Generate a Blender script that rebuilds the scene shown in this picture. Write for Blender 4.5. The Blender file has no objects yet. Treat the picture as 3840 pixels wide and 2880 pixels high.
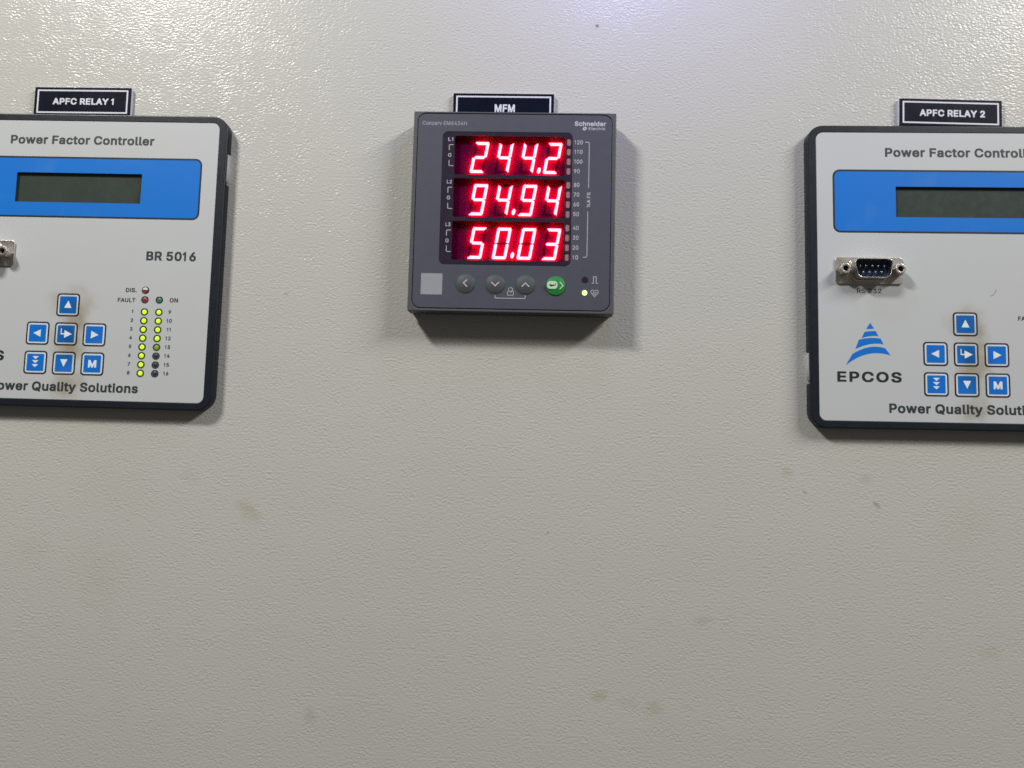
import bpy, math, random
from mathutils import Matrix, Vector

# ------------------------------------------------------------------ camera, world, lamps, exposure
# Plane coordinates used everywhere: millimetres, x right, y up, z out of the wall towards the
# viewer, origin at the middle of the meter on the wall.  World = (x, -z, y) / 1000.
MM = 0.001
scene = bpy.context.scene
COL = scene.collection

def to_world(x, y, z):
    return Vector((x * MM, -z * MM, y * MM))

PLANE = Matrix(((1, 0, 0), (0, 0, -1), (0, 1, 0)))
cam_data = bpy.data.cameras.new('camera')
cam_data.sensor_fit = 'HORIZONTAL'
cam_data.sensor_width = 36.0
cam_data.lens = 36.0 * 2883.26 / 3840.0
cam_data.clip_start = 0.01
cam_data.clip_end = 20.0
cam = bpy.data.objects.new('camera', cam_data)
COL.objects.link(cam)
RX, RY, RZ = 0.08217, 0.03075, 0.02515
Rc = Matrix.Rotation(RZ, 3, 'Z') @ Matrix.Rotation(RY, 3, 'Y') @ Matrix.Rotation(RX, 3, 'X')
cam.matrix_world = Matrix.Translation(to_world(13.41036, -110.17261, 364.53902)) @ (PLANE @ Rc).to_4x4()
scene.camera = cam

world = bpy.data.worlds.new('World')
scene.world = world
world.use_nodes = True
bgn = world.node_tree.nodes['Background']
bgn.inputs['Color'].default_value = (1.0, 0.95, 0.88, 1)
bgn.inputs['Strength'].default_value = 0.085

def area_lamp(name, pos, target, sx, sy, power, color):
    d = bpy.data.lights.new(name, 'AREA')
    d.shape = 'RECTANGLE'
    d.size, d.size_y = sx * MM, sy * MM
    d.energy = power
    d.color = color
    o = bpy.data.objects.new(name, d)
    COL.objects.link(o)
    p = to_world(*pos)
    o.location = p
    o.rotation_euler = (to_world(*target) - p).to_track_quat('-Z', 'Y').to_euler()
    return o

area_lamp('ceiling_or_added_lamp', (-610, 735, 610), (0, 0, 0), 185, 95, 11.5, (1.0, 0.99, 0.955))
area_lamp('ceiling_or_added_lamp', (1060, 840, 700), (0, 0, 0), 640, 90, 18.4, (1.0, 0.99, 0.96))
area_lamp('ceiling_or_added_lamp', (58, 205, 85), (56, 114, 0), 50, 40, 0.17, (0.36, 0.35, 1.0))  # added violet lamp near the wall for a bluish glow, not a ceiling fitting

scene.render.engine = 'CYCLES'
scene.view_settings.view_transform = 'Standard'
scene.view_settings.look = 'None'
scene.view_settings.exposure = 0.0
scene.view_settings.gamma = 1.0
scene.view_settings.use_curve_mapping = False
scene.cycles.max_bounces = 6
scene.cycles.sample_clamp_indirect = 3.0
scene.cycles.use_denoising = False
scene.cycles.use_adaptive_sampling = False
scene.cycles.pixel_filter_type = 'BLACKMAN_HARRIS'
scene.cycles.filter_width = 1.6

# ------------------------------------------------------------------ materials
class NT:
    def __init__(s, name):
        s.m = bpy.data.materials.new(name)
        s.m.use_nodes = True
        s.t = s.m.node_tree
        s.b = s.t.nodes['Principled BSDF']
        s.tc = s.t.nodes.new('ShaderNodeTexCoord')
    def n(s, kind, **kw):
        x = s.t.nodes.new('ShaderNode' + kind)
        for k, v in kw.items():
            setattr(x, k, v)
        return x
    def l(s, a, b):
        s.t.links.new(a, b)
    def math(s, op, a, b=None, clamp=False):
        x = s.n('Math', operation=op, use_clamp=clamp)
        for i, v in enumerate((a, b)):
            if v is None: continue
            if isinstance(v, (int, float)): x.inputs[i].default_value = v
            else: s.l(v, x.inputs[i])
        return x.outputs[0]
    def noise(s, scale, detail=2.0, rough=0.5, vec=None, dist=0.0):
        x = s.n('TexNoise')
        x.inputs['Scale'].default_value = scale
        x.inputs['Detail'].default_value = detail
        x.inputs['Roughness'].default_value = rough
        x.inputs['Distortion'].default_value = dist
        s.l(vec if vec is not None else s.tc.outputs['Object'], x.inputs['Vector'])
        return x.outputs['Fac']
    def mix(s, fac, a, b, blend='MIX'):
        x = s.n('MixRGB', blend_type=blend)
        for i, v in enumerate((fac, a, b)):
            if isinstance(v, (int, float)): x.inputs[i].default_value = v
            elif isinstance(v, tuple): x.inputs[i].default_value = (*v, 1)
            else: s.l(v, x.inputs[i])
        return x.outputs[0]
    def ramp(s, v, lo, hi):
        x = s.n('MapRange', interpolation_type='SMOOTHSTEP')
        x.inputs['From Min'].default_value = lo
        x.inputs['From Max'].default_value = hi
        s.l(v, x.inputs['Value'])
        return x.outputs[0]
    def blob(s, cx, cy, rx, ry, soft=1.0, ang=0.0, wob=0.35, wscale=220.0, vec=None):
        """Soft irregular spot in the object's own x/y (mm) -> 0..1."""
        mp = s.n('Mapping')
        mp.vector_type = 'TEXTURE'
        mp.inputs['Location'].default_value = (cx * MM, cy * MM, 0)
        mp.inputs['Rotation'].default_value = (0, 0, ang)
        mp.inputs['Scale'].default_value = (rx * MM, ry * MM, 1)
        s.l(s.tc.outputs['Object'], mp.inputs['Vector'])
        ln = s.n('VectorMath', operation='LENGTH')
        s.l(mp.outputs[0], ln.inputs[0])
        w = s.math('MULTIPLY', s.math('SUBTRACT', s.noise(wscale, 3.0, 0.5, vec), 0.5), wob * 4)
        d = s.math('ADD', ln.outputs['Value'], w)
        x = s.n('MapRange', interpolation_type='SMOOTHSTEP')
        x.inputs['From Min'].default_value = 1.0
        x.inputs['From Max'].default_value = 1.0 - soft
        s.l(d, x.inputs['Value'])
        return x.outputs[0]

def plastic(name, color, rough=0.45, spec=0.4, var=0.10, grain=0.0, gscale=2500.0, metal=0.0, coat=0.0):
    k = NT(name)
    nz = k.noise(90.0, 4.0, 0.6)
    lo = tuple(c * (1 - var) for c in color)
    hi = tuple(min(1, c * (1 + var)) for c in color)
    k.l(k.mix(nz, lo, hi), k.b.inputs['Base Color'])
    r = k.math('ADD', k.math('MULTIPLY', k.noise(300.0, 3.0), 0.16), rough - 0.08)
    k.l(r, k.b.inputs['Roughness'])
    k.b.inputs['Specular IOR Level'].default_value = spec
    k.b.inputs['Metallic'].default_value = metal
    k.b.inputs['Coat Weight'].default_value = coat
    if grain:
        bp = k.n('Bump')
        bp.inputs['Strength'].default_value = grain
        bp.inputs['Distance'].default_value = 0.0002
        k.l(k.noise(gscale, 2.0), bp.inputs['Height'])
        k.l(bp.outputs[0], k.b.inputs['Normal'])
    return k.m

def emitter(name, base, emit, strength, rough=0.4, core=None):
    k = NT(name)
    k.b.inputs['Base Color'].default_value = (*base, 1)
    k.b.inputs['Roughness'].default_value = rough
    nz = k.noise(700.0, 2.0)
    e = k.mix(nz, tuple(c * 0.88 for c in emit), emit)
    k.l(e, k.b.inputs['Emission Color'])
    k.b.inputs['Emission Strength'].default_value = strength
    return k.m

# coated steel of the cubicle door: wrinkled light grey powder coat with a few old stains
def wall_material():
    k = NT('wrinkle_powder_coat')
    mp = k.n('Mapping')
    mp.inputs['Scale'].default_value = (0.85, 1.25, 1.0)
    k.l(k.tc.outputs['Object'], mp.inputs['Vector'])
    v = mp.outputs[0]
    a = k.noise(860.0, 0.6, 0.4, v, 0.4)
    b = k.noise(1500.0, 0.0, 0.5, v)
    amp = k.math('ADD', k.math('MULTIPLY', k.ramp(k.noise(120.0, 2.0, 0.5), 0.3, 0.7), 0.8), 0.45)
    h = k.math('ADD', k.math('MULTIPLY', a, 1.0), k.math('MULTIPLY', b, 0.05))
    h = k.math('MULTIPLY', k.math('SUBTRACT', h, 0.6), amp)
    bp = k.n('Bump')
    bp.inputs['Strength'].default_value = 1.0
    bp.inputs['Distance'].default_value = 0.000205
    k.l(h, bp.inputs['Height'])
    k.l(bp.outputs[0], k.b.inputs['Normal'])
    tone = k.mix(k.noise(9.0, 4.0, 0.55), (0.466, 0.463, 0.420), (0.505, 0.501, 0.456))
    spots = [  # cx cy rx ry soft angle strength colour
        (-122, -144, 8, 4.5, 0.9, -0.7, 0.33, (0.33, 0.28, 0.15)),
        (-152, -128, 7, 4, 1.0, -0.3, 0.15, (0.36, 0.31, 0.18)),
        (-187, -135, 26, 16, 1.0, -0.5, 0.08, (0.38, 0.33, 0.19)),
        (-192, -176, 16, 22, 1.0, 0.3, 0.09, (0.37, 0.32, 0.18)),
        (-226, -165, 12, 9, 1.0, 0.2, 0.08, (0.38, 0.33, 0.19)),
        (-205, -108, 30, 9, 1.0, 0.0, 0.08, (0.38, 0.33, 0.19)),
        (45, -223, 4.5, 3, 0.9, 0.0, 0.33, (0.30, 0.26, 0.13)),
        (58, -226, 6, 3, 0.9, -0.3, 0.15, (0.28, 0.25, 0.20)),
        (70, -228, 5, 4, 0.9, 0.0, 0.27, (0.31, 0.27, 0.14)),
        (92, -188, 5, 2.6, 0.9, 0.2, 0.24, (0.27, 0.26, 0.24)),
        (-88, -237, 3, 4.5, 0.8, 0.4, 0.25, (0.25, 0.24, 0.21)),
        (131, -119, 3.5, 3.0, 0.9, -0.5, 0.27, (0.30, 0.25, 0.15)),
        (139, -128, 1.2, 0.7, 0.7, -0.6, 0.51, (0.20, 0.17, 0.12)),
        (167, -121, 4, 3, 0.9, 0.0, 0.25, (0.31, 0.26, 0.16)),
        (172, -133, 2.4, 1.2, 0.8, -0.7, 0.51, (0.24, 0.19, 0.12)),
        (212, -140, 22, 18, 1.0, 0.6, 0.08, (0.38, 0.31, 0.18)),
        (222, -198, 7, 5, 1.0, 0.0, 0.17, (0.34, 0.28, 0.16)),
        (39, 97.7, 1.3, 1.1, 0.6, 0.0, 0.72, (0.10, 0.07, 0.05)),
        (-109, -39, 1.6, 1.0, 0.7, 0.4, 0.30, (0.25, 0.22, 0.16)),
        (20, -150, 1.0, 0.6, 0.7, 0.9, 0.42, (0.2, 0.18, 0.15)),
        (110, -62, 1.2, 0.5, 0.7, 0.3, 0.34, (0.22, 0.2, 0.17)),
    ]
    c = tone
    for cx, cy, rx, ry, soft, ang, st, colr in spots:
        m = k.math('MULTIPLY', k.blob(cx, cy, rx * 1.25, ry * 1.25, soft, ang, 0.3, 260.0), st)
        c = k.mix(m, c, colr)
    k.l(c, k.b.inputs['Base Color'])
    k.l(k.math('ADD', k.math('MULTIPLY', k.noise(300.0, 2.0), 0.06), 0.24), k.b.inputs['Roughness'])
    k.b.inputs['Specular IOR Level'].default_value = 0.31
    return k.m

# printed overlay of a controller; fingers have left brown grime round the keys
def grime(k, col, amount=1.0):
    geo = k.n('NewGeometry').outputs['Position']
    m1 = k.blob(0.6, -22, 14, 11, 1.0, 0.0, 0.3, 110.0, geo)
    m2 = k.blob(1.5, -41, 11.0, 18, 1.0, 0.0, 0.34, 120.0, geo)
    m3 = k.blob(1.5, -62, 11, 9, 1.0, 0.0, 0.34, 130.0, geo)
    m4 = k.blob(6.0, -28, 6.0, 9.0, 1.0, 0.2, 0.3, 160.0, geo)
    film = (0.60, 0.47, 0.29)
    c = k.mix(k.math('MULTIPLY', m1, 0.62 * amount), col, film, 'MULTIPLY')
    c = k.mix(k.math('MULTIPLY', m3, 0.62 * amount), c, film, 'MULTIPLY')
    c = k.mix(k.math('MULTIPLY', m2, 0.85 * amount), c, film, 'MULTIPLY')
    return k.mix(k.math('MULTIPLY', m4, 0.55 * amount), c, film, 'MULTIPLY')

def overlay(name, color, amount=1.0, rough=0.38, spec=0.35):
    k = NT(name)
    base = k.mix(k.noise(35.0, 4.0, 0.6), tuple(c * 0.95 for c in color), color)
    mott = k.ramp(k.noise(60.0, 3.0), 0.55, 0.8)
    base = k.mix(k.math('MULTIPLY', mott, 0.05), base, (0.42, 0.38, 0.34))
    k.l(grime(k, base, amount), k.b.inputs['Base Color'])
    k.b.inputs['Roughness'].default_value = rough
    k.b.inputs['Specular IOR Level'].default_value = spec
    bp = k.n('Bump')
    bp.inputs['Strength'].default_value = 0.06
    bp.inputs['Distance'].default_value = 0.0002
    k.l(k.noise(1800.0, 2.0), bp.inputs['Height'])
    k.l(bp.outputs[0], k.b.inputs['Normal'])
    return k.m

M = {}
M['wall'] = wall_material()
M['panel'] = overlay('white_overlay', (0.505, 0.520, 0.520))
M['frame'] = plastic('blue_black_plastic', (0.009, 0.0125, 0.019), 0.40, 0.3, 0.15, 0.12)
M['ink'] = overlay('dark_print', (0.027, 0.036, 0.040), 0.3, 0.5)
M['black_ink'] = plastic('black_print', (0.012, 0.017, 0.020), 0.5)
M['blue'] = overlay('blue_print', (0.006, 0.165, 0.60), 0.0, 0.42, 0.22)
M['key_blue'] = overlay('blue_key_print', (0.005, 0.150, 0.58), 0.8, 0.42, 0.22)
M['key_white'] = overlay('white_key_print', (0.66, 0.70, 0.72), 0.75)
M['icon_white'] = plastic('white_icon_print', (0.74, 0.77, 0.79), 0.45)
M['key_line'] = overlay('key_outline_print', (0.014, 0.021, 0.025), 0.3)
M['lcd'] = plastic('lcd_glass', (0.040, 0.053, 0.044), 0.25, 0.5, 0.25)
M['lcd_wall'] = plastic('lcd_recess', (0.02, 0.026, 0.03), 0.5)
M['nickel'] = plastic('nickel_plate', (0.62, 0.58, 0.53), 0.34, 0.5, 0.12, 0.1, 1500.0, metal=1.0)
M['insert'] = plastic('blue_insert', (0.008, 0.028, 0.085), 0.42)
M['pin'] = plastic('pin_metal', (0.28, 0.27, 0.27), 0.35, metal=1.0)
M['hole'] = plastic('dark_hole', (0.006, 0.006, 0.007), 0.7)
M['clip'] = plastic('pale_clip', (0.40, 0.41, 0.39), 0.35)
M['led_ring'] = plastic('led_rim', (0.030, 0.042, 0.016), 0.45)
M['led_dark'] = plastic('led_off', (0.030, 0.034, 0.040), 0.35)
M['led_red'] = plastic('led_red_off', (0.30, 0.030, 0.045), 0.3)
M['led_green'] = plastic('led_green_off', (0.028, 0.24, 0.085), 0.3)
M['led_on'] = emitter('led_lime_on', (0.25, 0.4, 0.02), (0.64, 1.0, 0.0), 0.92)
M['led_dim'] = emitter('led_lime_dim', (0.08, 0.11, 0.02), (0.24, 0.38, 0.01), 0.6)
M['bezel'] = plastic('grey_bezel_plastic', (0.078, 0.080, 0.088), 0.5, 0.35, 0.08, 0.35, 2600.0)
M['faceplate'] = plastic('slate_faceplate', (0.068, 0.071, 0.093), 0.48, 0.35, 0.07, 0.10, 3000.0)
M['window'] = plastic('smoked_window', (0.022, 0.015, 0.030), 0.30, 0.5)
M['backing'] = plastic('red_diffuser', (0.050, 0.0004, 0.024), 0.6, 0.02, 0.05)
M['recess'] = plastic('red_dark_wall', (0.012, 0.001, 0.006), 0.6, 0.05)
M['seg_on'] = emitter('lit_segment', (0.3, 0.02, 0.04), (1.0, 0.0120, 0.021), 100.0)
M['seg_off'] = plastic('unlit_segment', (0.019, 0.0004, 0.012), 0.6, 0.03)
M['bar'] = plastic('pink_bar_lens', (0.335, 0.150, 0.175), 0.4, 0.4, 0.12)
M['print'] = plastic('light_grey_print', (0.46, 0.46, 0.50), 0.5)
M['print_dim'] = plastic('dim_grey_print', (0.30, 0.31, 0.34), 0.5)
M['button'] = plastic('grey_button', (0.074, 0.072, 0.082), 0.5, 0.35, 0.08, 0.15)
M['button_rim'] = plastic('green_rim', (0.030, 0.155, 0.070), 0.4)
M['button_green'] = plastic('green_button', (0.016, 0.225, 0.040), 0.42, 0.4)
M['icon_mint'] = plastic('mint_icon_print', (0.52, 0.66, 0.50), 0.5)
M['green_print'] = plastic('green_icon_print', (0.02, 0.14, 0.035), 0.5)
M['led_yellow'] = emitter('led_yellow_on', (0.5, 0.5, 0.2), (0.62, 0.70, 0.17), 2.6)
M['sticker'] = plastic('pale_sticker', (0.29, 0.29, 0.32), 0.5)
M['scratch'] = plastic('scuff', (0.16, 0.15, 0.18), 0.5)
M['plate_navy'] = plastic('navy_laminate', (0.004, 0.006, 0.015), 0.30, 0.12, 0.2)
M['plate_core'] = plastic('white_laminate_core', (0.55, 0.54, 0.60), 0.5)
M['plate_print'] = plastic('engraved_white', (0.62, 0.62, 0.68), 0.5)

# ------------------------------------------------------------------ geometry helpers (all in mm)
BOLD = {
 '.': (219, ['122,-4,140,-3,160,0,165,2,180,11,194,28,199,51,199,75,196,92,192,101,180,114,165,124,140,130,108,130,101,128,86,125,70,116,66,112,55,98,50,75,50,51,53,35,55,28,66,13,86,1']),
 '0': (484, ['254,-6,272,-6,329,3,376,25,413,60,440,108,446,127,458,171,463,240,463,268,458,338,440,400,412,449,376,483,329,506,272,515,258,515,240,515,182,506,135,483,99,449,70,396,54,338,48,268,48,240,54,171,71,108,99,60,135,25,182,3', '256,99,240,101,216,114,196,137,180,173,170,214,168,248,170,294,180,336,196,370,216,395,240,408,254,411,270,408,294,395,316,370,332,336,340,297,343,260,340,211,331,171,317,141,294,114']),
 '1': (361, ['157,0,222,1,229,4,231,7,233,15,233,494,232,499,229,505,224,507,219,509,157,509,142,509,134,506,130,502,128,495,125,491,29,403,27,400,25,392,25,369,27,361,46,332,48,328,54,325,59,324,74,323,90,324,95,325,128,349,128,15,130,7,134,3']),
 '2': (484, ['93,0,418,0,436,1,440,3,445,7,447,15,447,88,445,96,440,101,433,103,418,103,254,103,321,166,390,237,413,267,427,292,436,320,439,347,439,373,434,408,431,417,417,445,394,471,389,475,355,497,315,510,271,515,237,515,193,510,149,495,119,475,113,470,88,441,72,404,66,364,66,337,70,329,74,327,80,325,95,325,156,325,171,325,178,328,181,329,184,335,188,361,194,377,198,382,206,392,218,400,226,405,242,411,252,412,262,411,280,406,297,396,310,382,318,368,319,358,318,353,312,336,302,319,286,300,66,88,64,79,64,15,65,10,68,4,72,2']),
 '3': (484, ['244,-6,264,-6,311,-1,361,13,396,35,424,63,444,102,451,144,451,168,444,210,427,245,402,272,393,278,358,298,318,308,428,421,430,429,430,494,429,499,426,505,418,508,401,509,99,509,84,509,78,507,74,505,71,499,70,494,70,421,72,413,76,408,84,406,99,406,248,406,159,314,157,306,157,238,158,233,161,227,166,224,171,223,222,223,254,220,282,212,302,200,318,183,326,165,328,156,326,146,318,130,302,114,282,105,269,101,260,99,238,98,214,103,196,113,184,123,180,126,172,140,166,162,163,166,158,169,153,170,138,171,56,170,48,166,46,163,44,155,44,129,53,91,74,56,102,31,138,12']),
 '4': (484, ['311,0,387,0,392,2,397,4,399,7,401,15,401,94,457,95,462,96,467,99,469,101,471,110,471,183,470,189,467,194,460,197,401,198,401,322,400,328,397,333,392,336,387,337,296,337,286,333,284,330,282,322,282,198,193,198,366,463,368,468,368,497,365,505,360,507,355,509,340,509,261,509,254,506,248,500,42,187,40,179,40,110,41,104,44,99,48,96,54,95,282,94,282,15,283,10,286,4,290,2']),
 '5': (484, ['248,-6,267,-6,310,-1,320,1,361,16,398,43,425,75,442,114,449,160,449,186,446,213,445,222,435,253,420,279,400,302,373,324,344,338,305,348,275,351,256,352,219,349,200,345,207,406,395,406,410,406,418,408,422,413,424,421,424,494,423,499,420,505,412,508,395,509,125,509,110,509,104,507,100,505,97,499,67,266,67,242,69,234,74,230,83,227,140,221,172,221,180,224,196,234,216,242,239,248,260,246,282,238,302,222,316,205,324,185,326,170,325,160,316,139,304,123,282,107,262,99,252,98,240,98,224,103,206,114,191,129,184,140,178,161,176,164,172,167,166,168,151,169,72,168,64,164,62,162,60,154,60,131,67,93,87,58,114,32,146,13,189,-1']),
 '6': (484, ['253,-6,272,-6,318,-1,362,15,395,38,400,43,424,72,442,112,447,154,447,180,442,221,426,261,402,290,368,314,325,329,278,333,378,464,380,472,380,497,376,505,366,509,266,509,260,507,255,504,144,357,104,301,82,260,68,220,64,184,64,158,69,117,86,74,92,66,115,39,151,15,193,0', '254,97,244,98,225,106,206,119,194,137,186,156,184,168,186,180,194,199,206,214,224,228,244,236,256,237,266,236,286,228,304,215,316,198,324,179,326,167,324,156,316,136,304,119,286,106']),
 '7': (484, ['126,0,209,0,216,3,222,8,447,410,449,418,449,494,447,502,442,506,435,509,420,509,91,509,74,508,68,506,64,502,62,494,62,421,64,413,70,408,76,406,91,406,302,406,99,45,97,37,97,15,99,7,104,3']),
 '8': (484, ['252,-6,272,-6,322,-1,367,12,404,33,432,60,451,93,459,135,459,160,455,188,444,219,426,245,404,265,398,268,416,284,432,314,434,320,440,355,440,380,434,415,429,427,415,452,395,472,388,478,358,496,316,510,272,515,257,515,238,515,200,511,155,498,120,477,92,449,76,415,70,380,70,355,78,314,95,283,111,268,106,265,85,246,66,219,56,190,52,160,52,135,59,93,78,60,106,33,144,12,188,-1', '252,97,239,98,216,104,199,114,184,128,176,144,175,153,176,159,185,176,201,191,220,203,240,209,258,210,270,209,290,202,309,191,325,176,334,159,335,149,334,143,326,128,312,114,292,104', '255,313,246,314,230,319,213,329,200,342,193,357,192,361,193,368,200,383,213,397,228,406,250,412,264,411,282,406,298,396,310,383,318,364,317,358,310,342,297,329,280,319']),
 '9': (484, ['159,0,244,0,250,2,255,5,367,152,406,208,429,249,442,286,447,325,447,351,442,394,424,434,398,466,368,488,359,494,318,509,272,515,238,515,193,509,152,494,112,467,87,437,70,399,64,355,64,329,66,308,69,285,85,248,108,219,143,195,186,180,232,176,132,45,130,37,130,15,132,7,136,3', '256,272,246,273,226,280,206,295,194,310,186,329,184,341,186,354,194,372,206,388,226,403,246,411,254,412,266,411,286,403,304,389,316,372,324,353,326,341,324,329,316,310,304,294,286,281']),
 'A': (511, ['45,0,129,0,138,4,142,8,188,127,349,127,396,8,400,4,409,0,492,0,510,1,514,3,519,7,521,15,521,37,518,49,332,501,330,505,326,507,320,509,305,509,215,509,208,506,202,501,17,43,16,15,18,7,22,3', '229,231,268,336,291,272']),
 'B': (487, ['89,0,280,0,348,4,394,18,428,37,434,42,456,67,470,99,476,136,476,161,472,196,458,227,455,232,440,250,418,267,428,276,443,294,452,320,456,349,456,374,452,406,450,415,435,445,411,470,381,490,336,504,288,509,89,509,72,508,66,506,62,502,60,494,60,15,62,7,66,3', '184,103,183,207,270,207,290,206,296,204,314,198,330,187,345,171,353,154,350,139,336,121,307,108', '184,308,183,406,260,406,294,401,318,389,332,370,334,355,326,339,312,325,294,315,276,310']),
 'C': (541, ['294,-6,350,-3,386,5,425,20,456,38,483,61,504,88,519,118,531,158,530,184,527,191,522,194,517,195,502,196,420,195,414,193,410,189,402,165,391,147,377,132,363,122,342,111,326,105,307,101,298,101,270,104,236,118,204,143,181,175,166,218,162,254,166,294,181,334,200,360,206,369,236,391,270,405,298,408,307,408,326,404,342,398,363,387,380,374,393,359,403,342,410,320,414,315,420,313,437,312,517,313,526,316,530,322,531,328,530,354,518,394,505,419,500,426,482,448,456,471,425,489,386,504,350,512,299,515,279,515,221,508,210,505,156,484,107,446,72,398,55,354,48,333,40,267,40,241,49,170,72,111,107,62,156,25,210,4,228,0']),
 'D': (533, ['89,0,265,0,338,8,400,29,410,35,453,66,489,114,512,172,514,189,520,242,520,268,512,336,490,395,484,403,454,443,405,478,341,501,271,509,74,509,66,506,62,502,60,494,60,15,62,7,66,3', '184,103,183,406,242,406,286,401,328,386,359,362,381,332,394,292,398,257,394,218,382,181,358,147,324,122,284,108']),
 'E': (450, ['89,0,404,0,422,1,426,3,431,7,433,15,433,88,431,96,424,101,419,103,404,103,183,103,183,206,399,206,404,207,409,210,411,213,413,221,413,294,411,302,404,307,399,308,384,309,183,309,183,406,401,406,416,406,422,408,428,413,430,421,430,494,428,502,424,506,416,509,401,509,89,509,72,508,66,506,62,502,60,494,60,15,62,7,66,3']),
 'F': (441, ['89,0,169,0,176,3,181,7,183,15,183,198,390,199,398,201,402,206,404,214,404,286,402,294,396,300,390,301,375,302,183,302,183,406,398,406,413,406,418,408,425,413,427,421,427,494,425,502,420,506,413,509,398,509,89,509,72,508,66,506,62,502,60,494,60,15,62,7,66,3']),
 'I': (196, ['89,0,154,1,161,4,163,7,165,15,165,494,164,499,161,505,156,507,151,509,74,509,68,507,64,505,62,502,60,494,60,15,62,7,66,3']),
 'L': (424, ['89,0,405,0,414,4,418,12,419,88,417,96,410,101,405,103,390,103,183,103,183,494,182,499,179,505,174,507,169,509,74,509,64,505,60,497,60,15,62,7,66,3']),
 'M': (659, ['89,0,166,0,176,4,179,10,180,15,180,250,288,8,292,3,300,0,371,0,388,1,396,5,504,250,504,15,506,7,510,3,516,1,533,0,612,0,618,2,622,4,624,7,626,15,626,494,624,502,622,505,612,509,505,509,488,508,480,504,354,212,344,186,325,232,206,504,198,508,181,509,74,509,68,507,64,505,62,502,60,494,60,15,62,7,66,3']),
 'N': (554, ['89,0,169,0,178,4,182,10,183,15,183,298,392,4,401,0,492,0,507,0,512,2,517,4,519,7,521,15,521,494,519,502,516,505,507,509,428,509,410,508,406,506,401,502,399,494,399,210,190,505,180,509,89,509,74,509,68,507,64,505,62,502,60,494,60,15,62,7,66,3']),
 'O': (564, ['294,-6,313,-6,379,3,436,25,484,62,520,110,537,154,544,175,551,241,551,267,543,338,520,397,484,446,436,484,382,505,364,509,313,515,298,515,275,514,221,508,210,505,156,484,108,446,72,398,55,354,48,333,40,267,40,241,49,170,72,111,108,62,156,25,210,4,228,0', '295,101,270,104,236,118,204,143,181,174,166,214,162,254,166,294,181,334,204,366,236,391,270,405,297,408,322,405,356,391,388,367,410,335,426,294,429,251,426,215,410,175,388,142,358,119,352,116']),
 'P': (476, ['89,0,169,0,176,3,181,7,183,15,183,167,282,167,336,172,384,189,422,215,446,245,462,284,467,326,467,351,462,392,446,430,444,434,418,464,384,487,336,503,281,509,74,509,66,506,62,502,60,494,60,15,62,7,66,3', '184,269,183,406,255,406,279,404,304,396,323,383,336,368,342,349,343,333,342,327,336,309,321,291,304,280,280,272']),
 'Q': (564, ['430,-43,512,-43,522,-39,526,-31,526,-6,524,2,478,57,478,58,484,62,520,111,543,170,544,178,551,241,551,267,544,330,543,338,520,397,484,446,438,483,379,506,313,515,298,515,279,515,213,506,156,484,108,446,72,397,49,338,40,267,40,241,48,172,72,111,108,62,154,26,160,23,216,2,279,-6,313,-6,372,1,406,-39', '284,102,270,104,236,118,204,143,181,174,166,214,162,254,166,294,181,334,204,366,236,391,270,405,297,408,322,405,356,391,388,367,410,335,426,294,429,251,426,215,410,175,397,156,395,157,368,189,364,192,360,194,342,195,259,194,254,193,249,190,247,188,245,180,245,158,247,149']),
 'R': (480, ['89,0,169,0,176,3,181,7,183,15,183,178,254,177,352,11,360,3,367,0,382,0,472,0,480,3,484,7,486,15,486,37,484,45,390,200,390,201,422,221,446,250,460,283,463,291,467,329,467,355,462,395,446,434,422,464,385,488,337,504,282,509,74,509,66,506,62,502,60,494,60,15,62,7,66,3', '184,281,183,406,256,406,283,404,306,397,308,395,322,386,336,371,342,353,344,346,342,331,336,315,332,310,323,300,306,290,283,283']),
 'S': (478, ['250,-8,270,-8,325,-3,373,12,412,34,440,61,459,96,461,102,466,138,466,164,463,192,452,222,434,244,413,262,388,276,362,287,312,302,260,314,219,326,197,338,184,348,176,359,175,367,183,380,198,395,218,404,240,410,254,411,278,408,308,395,328,376,338,347,341,344,346,341,351,340,366,339,445,340,452,342,457,347,459,355,459,377,450,418,431,451,404,476,366,497,322,510,274,515,258,515,238,515,190,510,146,497,108,476,79,450,60,416,52,372,53,342,62,299,92,263,137,235,198,215,254,201,304,186,320,177,336,165,344,153,342,145,333,130,316,114,294,104,268,98,257,97,240,98,214,104,194,113,181,123,177,127,166,142,160,167,158,171,154,173,148,175,133,175,52,175,46,173,42,171,40,168,38,160,38,133,48,93,68,58,96,31,136,10']),
 'T': (480, ['222,0,301,0,310,4,314,12,315,406,446,406,461,406,468,408,473,413,475,421,475,494,473,502,466,507,461,509,446,509,61,509,44,508,38,506,34,502,32,494,32,421,34,413,38,408,46,406,61,406,193,406,193,15,195,7,200,3']),
 'U': (548, ['286,-7,306,-7,362,-1,415,16,456,42,462,48,489,79,506,117,509,125,515,169,515,494,513,502,506,507,501,509,486,509,407,509,400,506,395,502,393,494,393,195,390,172,380,147,360,125,338,110,312,102,290,100,266,101,238,110,214,125,196,147,185,172,182,195,182,494,180,502,176,506,170,508,153,509,74,509,66,506,62,502,60,494,60,169,66,125,68,118,87,79,116,45,160,16,214,-1']),
 'Y': (503, ['232,0,312,0,320,3,324,7,326,15,326,197,511,464,513,472,512,497,509,505,504,507,499,509,484,509,410,509,395,509,386,505,286,361,266,327,144,505,135,509,45,509,28,508,22,506,18,502,16,494,16,472,18,464,203,197,204,12,207,4,212,2']),
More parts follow.
